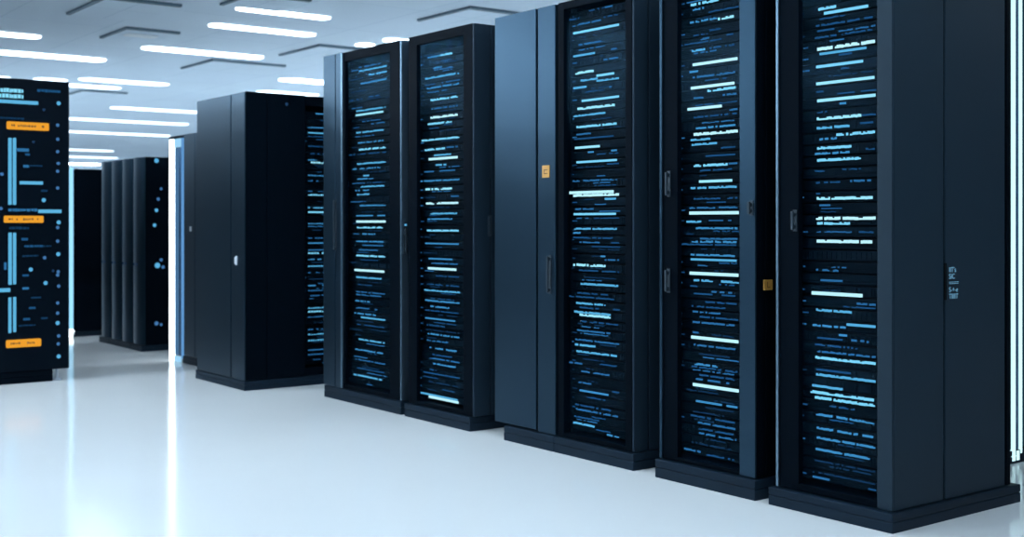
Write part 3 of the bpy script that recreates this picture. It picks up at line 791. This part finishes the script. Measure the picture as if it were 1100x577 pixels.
# ------------------------------------------------------------------ cabinet with the white light frame, beyond
def light_frame(parent, x0, x1, z0, z1, y, mats, t0, t1, inner=0.0):
    """upright illuminated frame set into a cabinet front: two tubes, top and bottom caps, dark tinted core"""
    core = MB().box(x0 + t0 + inner, x1 - t1 - 0.002, y - 0.010, y, z0 + 0.05, z1 - 0.02, 0.001)
    fr = core.build('light_frame', M['tube_blue'], parent)
    def tube(a, b, za, zb, m, p):
        MB().prism(rrect(a, b, y - p, y, min(b - a, p) * 0.4), 'z', za, zb).build('light_tube', M[m], fr)
    tube(x0, x0 + t0, z0, z1, mats[0], 0.016)
    tube(x1 - t1, x1, z0 + 0.03, z1, mats[1], 0.016)
    if inner:
        tube(x0 + t0 + 0.001, x0 + t0 + inner - 0.001, z0 + 0.05, z1 - 0.072, 'tube_dim', 0.010)
    for za, zb in ((z1 - 0.07, z1), (z0, z0 + 0.045)):
        MB().box(x0 + t0 + 0.002, x1 - t1 - 0.002, y - 0.016, y - 0.0105, za, zb, 0.002).build('cap', M[mats[2]], fr)
    return fr

fc = empty('blank_cabinet', (-9.53, 3.66, 0), 0, 'dark blue-grey cabinet edged by a tall white light frame, beyond the shorter cabinet', 'cabinet')
plinth(fc, 0.36, 0.63, -0.004, 0.74, 0.06)
b = MB().box(0.0, 0.635, 0.02, 0.75, 0.062, 1.802, 0.004)
b.build('carcass', M['black'], fc)
MB().box(0.372, 0.590, 0.0, 0.018, 0.066, 1.80, 0.004).build('door_panel', M['panel'], fc)
MB().box(0.597, 0.634, 0.0, 0.018, 0.066, 1.80, 0.004).build('stile', M['panel'], fc)
MB().box(0.49, 0.53, -0.003, 0.0, 1.038, 1.076, 0.002).build('tag', M['white'], fc)['label'] = 'small white square tag'
light_frame(fc, 0.055, 0.352, 0.0, 1.775, 0.018, ('tube', 'tube_soft', 'tube_pale'), 0.105, 0.045, 0.085)

# ------------------------------------------------------------------ distant ribbed cabinets
RX0, RW = -11.298, 0.2795
names = ['leftmost', 'second from left', 'third from left', 'rightmost']
for k in range(4):
    r_ = empty('ribbed_cabinet', (RX0 + k * RW, 3.70, 0), 0,
               '%s of four narrow dark ribbed cabinets in the far left background' % names[k], 'cabinet', 'distant ribbed cabinets')
    plinth(r_, 0.002, RW - 0.002, -0.006, 0.75, 0.05)
    MB().box(0.002, RW - 0.002, 0.03, 0.74, 0.052, 1.672, 0.003).build('carcass', M['black'], r_)
    d = MB()
    n = 16                                    # a door that bows outward between deep joints
    pts = []
    for j in range(n + 1):
        u = j / n
        pts.append((0.010 + u * (RW - 0.020), 0.022 - 0.030 * math.sin(math.pi * u) ** 0.7))
    pts += [(RW - 0.010, 0.030), (0.010, 0.030)]
    d.prism(pts, 'z', 0.056, 1.668)
    dr = d.build('door', M['panel'], r_)
    for j in range(2):
        MB().box(0.09 + j * 0.07, 0.105 + j * 0.07, -0.0115, -0.004, 0.737, 0.757, 0.002).build('indicator_light', M['dot_dim'], dr)
    if k == 3:
        for y, z, hot, rr in ((0.124, 1.641, 1, 0.02), (0.165, 1.399, 0, 0.012), (0.14, 1.31, 0, 0.015), (0.124, 1.213, 1, 0.016),
                              (0.107, 1.084, 1, 0.016), (0.165, 0.785, 0, 0.014), (0.132, 0.737, 1, 0.024), (0.182, 0.722, 0, 0.015),
                              (0.124, 0.237, 0, 0.018), (0.165, 0.225, 0, 0.012)):
            i = MB().dome((0, 0, 0), rr, 0.008).build('indicator_light', M['dot_hot' if hot else 'dot'], r_, (RW - 0.002, y, z), R90)

s_ = empty('dark_cabinet', (-12.62, 3.65, 0), 0, 'plain black cabinet at far left edged by a thin vertical light strip', 'cabinet')
plinth(s_, 0.0, 0.70, -0.004, 0.90, 0.05)
MB().box(0.004, 0.688, 0.02, 0.89, 0.052, 1.63, 0.004).build('carcass', M['black'], s_)
side_panels(s_, 0.70, 1, [(0.004, 0.44), (0.446, 0.886)], 0.056, 1.626, 'black')
MB().box(0.004, 0.600, 0.0, 0.018, 0.056, 1.626, 0.004).build('door_panel', M['panel'], s_)
ls = MB().box(0.634, 0.690, -0.030, 0.018, 0.075, 1.64, 0.008).build('light_strip', M['tube_ice'], s_)
MB().box(0.604, 0.698, -0.036, 0.019, 0.0, 0.072, 0.012).build('light_cap', M['tube'], ls)

# ------------------------------------------------------------------ left foreground cabinet with orange labels
LX = -8.66
lc = empty('control_cabinet', (LX, 1.30, 0), R90, 'black cabinet at left edge with orange labels and blue indicator lights', 'cabinet')
LW = 2.628 - 1.30
MB().box(0.0, LW, 0.012, 0.80, 0.082, 2.094, 0.005).build('carcass', M['black'], lc)
MB().box(0.004, LW - 0.004, 0.0, 0.012, 0.086, 2.09, 0.003).build('front_panel', M['screen'], lc)
plinth(lc, 0.02, LW - 0.112, 0.012, 0.78, 0.082, 'black')
ft = MB()
ft.cyl((LW - 0.075, 0.05), 0.030, 'z', 0.0, 0.012, 14)
ft.cyl((LW - 0.075, 0.05), 0.010, 'z', 0.012, 0.082, 10)
ft.build('levelling_foot', M['zinc'], lc)
ft = MB()
ft.cyl((LW - 0.075, 0.72), 0.030, 'z', 0.0, 0.012, 14)
ft.cyl((LW - 0.075, 0.72), 0.010, 'z', 0.012, 0.082, 10)
ft.build('levelling_foot', M['zinc'], lc)
for y, z, r_, hot in LDOTS:
    MB().dome((0, 0, 0), r_ * 0.85, 0.006).build('indicator_light', M[('dot_dim', 'dot', 'dot_hot')[hot]], lc, (y - 1.30, 0.0, z))
rndl = random.Random(7)
for y0, y1, z, th, b in LBARS:
    m = MB()
    if y1 - y0 < 0.085 or b >= 0.55 and th > 0.02 and y1 - y0 > 0.1 and b != 0.8:
        m.box(y0 - 1.30, y1 - 1.30, -0.004, 0, z - th / 2, z + th / 2, 0.0015)
    else:
        x = y0 - 1.30
        while x < y1 - 1.30 - 0.004:
            p = rndl.uniform(0.012, 0.03)
            m.box(x, min(x + p * 0.8, y1 - 1.30), -0.004, 0, z - th / 2 * rndl.uniform(0.7, 1), z + th / 2 * rndl.uniform(0.7, 1))
            x += p
    m.build('light_bar', led(b), lc)
for y0, y1, z0, z1 in LVERT:
    MB().box(y0 - 1.30, y1 - 1.30, -0.006, 0, z0, z1, 0.004).build('light_bar', M['led4'], lc)
for y0, y1, z0, z1 in LORANGE:
    pl = MB().prism(rrect(y0 - 1.30, y1 - 1.30, z0, z1, 0.008), 'y', -0.005, 0.0).build('label_plate', M['orange_lit'], lc)
    pl['label'] = 'glowing orange label plate'
    k = MB()
    x = y0 - 1.30 + 0.03
    zc = (z0 + z1) / 2
    while x < y1 - 1.30 - 0.04:
        p = rndl.uniform(0.010, 0.022)
        if rndl.random() < 0.75:
            k.box(x, x + p * 0.7, -0.0056, -0.005, zc - rndl.uniform(0.004, 0.008), zc + rndl.uniform(0.004, 0.008))
        x += p
    k.build('lettering', M['ink'], pl)

# unseen cabinets added past the left edge to darken reflections in the fronts
def added_cabinet(loc, rz, wd, dp, h):
    r_ = empty('added_cabinet', loc, rz, 'plain black cabinet added past the left edge for dark reflections', 'cabinet', 'cabinets added past the left edge')
    plinth(r_, 0.004, wd - 0.004, 0.012, dp, 0.075, 'black')
    MB().box(0.003, wd - 0.003, 0.02, dp, 0.077, h, 0.004).build('carcass', M['black'], r_)
    dd = MB().box(0.006, wd - 0.006, 0.0, 0.018, 0.08, h - 0.004, 0.004).build('door', M['screen'], r_)
    handle(dd, 0.05, 1.0, 1.2, 0.0)
for k in range(5):
    added_cabinet((LX, 0.49 - k * 0.81, 0), R90, 0.80, 0.80, 2.094)
for k in range(6):
    added_cabinet((-9.62 - k * 0.81, 2.15, 0), math.pi, 0.80, 0.85, 2.094)

# ------------------------------------------------------------------ cabinet with light frame behind the rightmost rack
rc = empty('dark_cabinet', (-3.04, 4.98, 0), R90, 'dark cabinet with two bright light tubes, behind the rightmost rack', 'cabinet')
MB().box(0.0, 1.30, 0.02, 0.80, 0.062, 2.26, 0.004).build('carcass', M['panel'], rc)
MB().box(0.0, 0.155, 0.0, 0.0195, 0.066, 2.255, 0.004).build('stile', M['panel'], rc)
MB().box(0.275, 1.296, 0.0, 0.0195, 0.066, 2.255, 0.004).build('door_panel', M['panel'], rc)
plinth(rc, 0.004, 1.296, 0.004, 0.79, 0.06)
light_frame(rc, 0.166, 0.258, 0.012, 2.25, 0.0195, ('tube_cyan', 'tube_cyan', 'tube_cyan'), 0.036, 0.024)

# ------------------------------------------------------------------ ceiling lights and vents
def ceiling_light(x, y0, y1, label, group, wd=0.085, m='lamp_hall'):
    r = empty('ceiling_light', (x, y0, CEIL), 0, label, 'ceiling light', group)
    ln = y1 - y0
    MB().prism(rrect(-wd / 2 - 0.008, wd / 2 + 0.008, -0.008, ln + 0.008, wd * 0.48), 'z', -0.008, 0.0).build('housing', M['white'], r)
    MB().prism(rrect(-wd / 2, wd / 2, 0, ln, wd * 0.45), 'z', -0.016, -0.0085).build('diffuser', M[m], r)
    return r

for x, y0, y1, wd, lab in LIGHTS:
    ceiling_light(x, y0, y1, lab, 'linear ceiling lights', wd, 'lamp_hall' if x > -13.6 else 'lamp_dim')
for x, y0, y1 in ADDED_LIGHTS:
    ceiling_light(x, y0, y1, 'added linear ceiling light out of view, lighting the room', 'added ceiling lights beyond the view', 0.30,
                  'lamp' if x > -8 else 'lamp_far')

def vent(x, y, wx, wy, label, lit):
    r = empty('ceiling_vent', (x, y, CEIL), 0, label, 'ceiling vent', 'square ceiling vents')
    f = MB()
    t = 0.05
    f.box(-wx / 2, wx / 2, -wy / 2, -wy / 2 + t * 0.6, -0.020, 0)
    f.box(wx / 2 - t, wx / 2, -wy / 2 + t * 0.6, wy / 2, -0.022, 0)
    f.build('frame', M['vent'], r)
    MB().box(-wx / 2, wx / 2 - t - 0.004, -wy / 2 + t * 0.6 + 0.004, wy / 2, -0.016, 0, 0.002).build(
        'cover', M['ceiling'], r)
    if lit:
        MB().prism(rrect(-0.08, 0.10, -0.14, 0.16, 0.05), 'z', -0.022, -0.0165).build('diffuser', M['white'], r)
for v in VENTS:
    vent(*v)
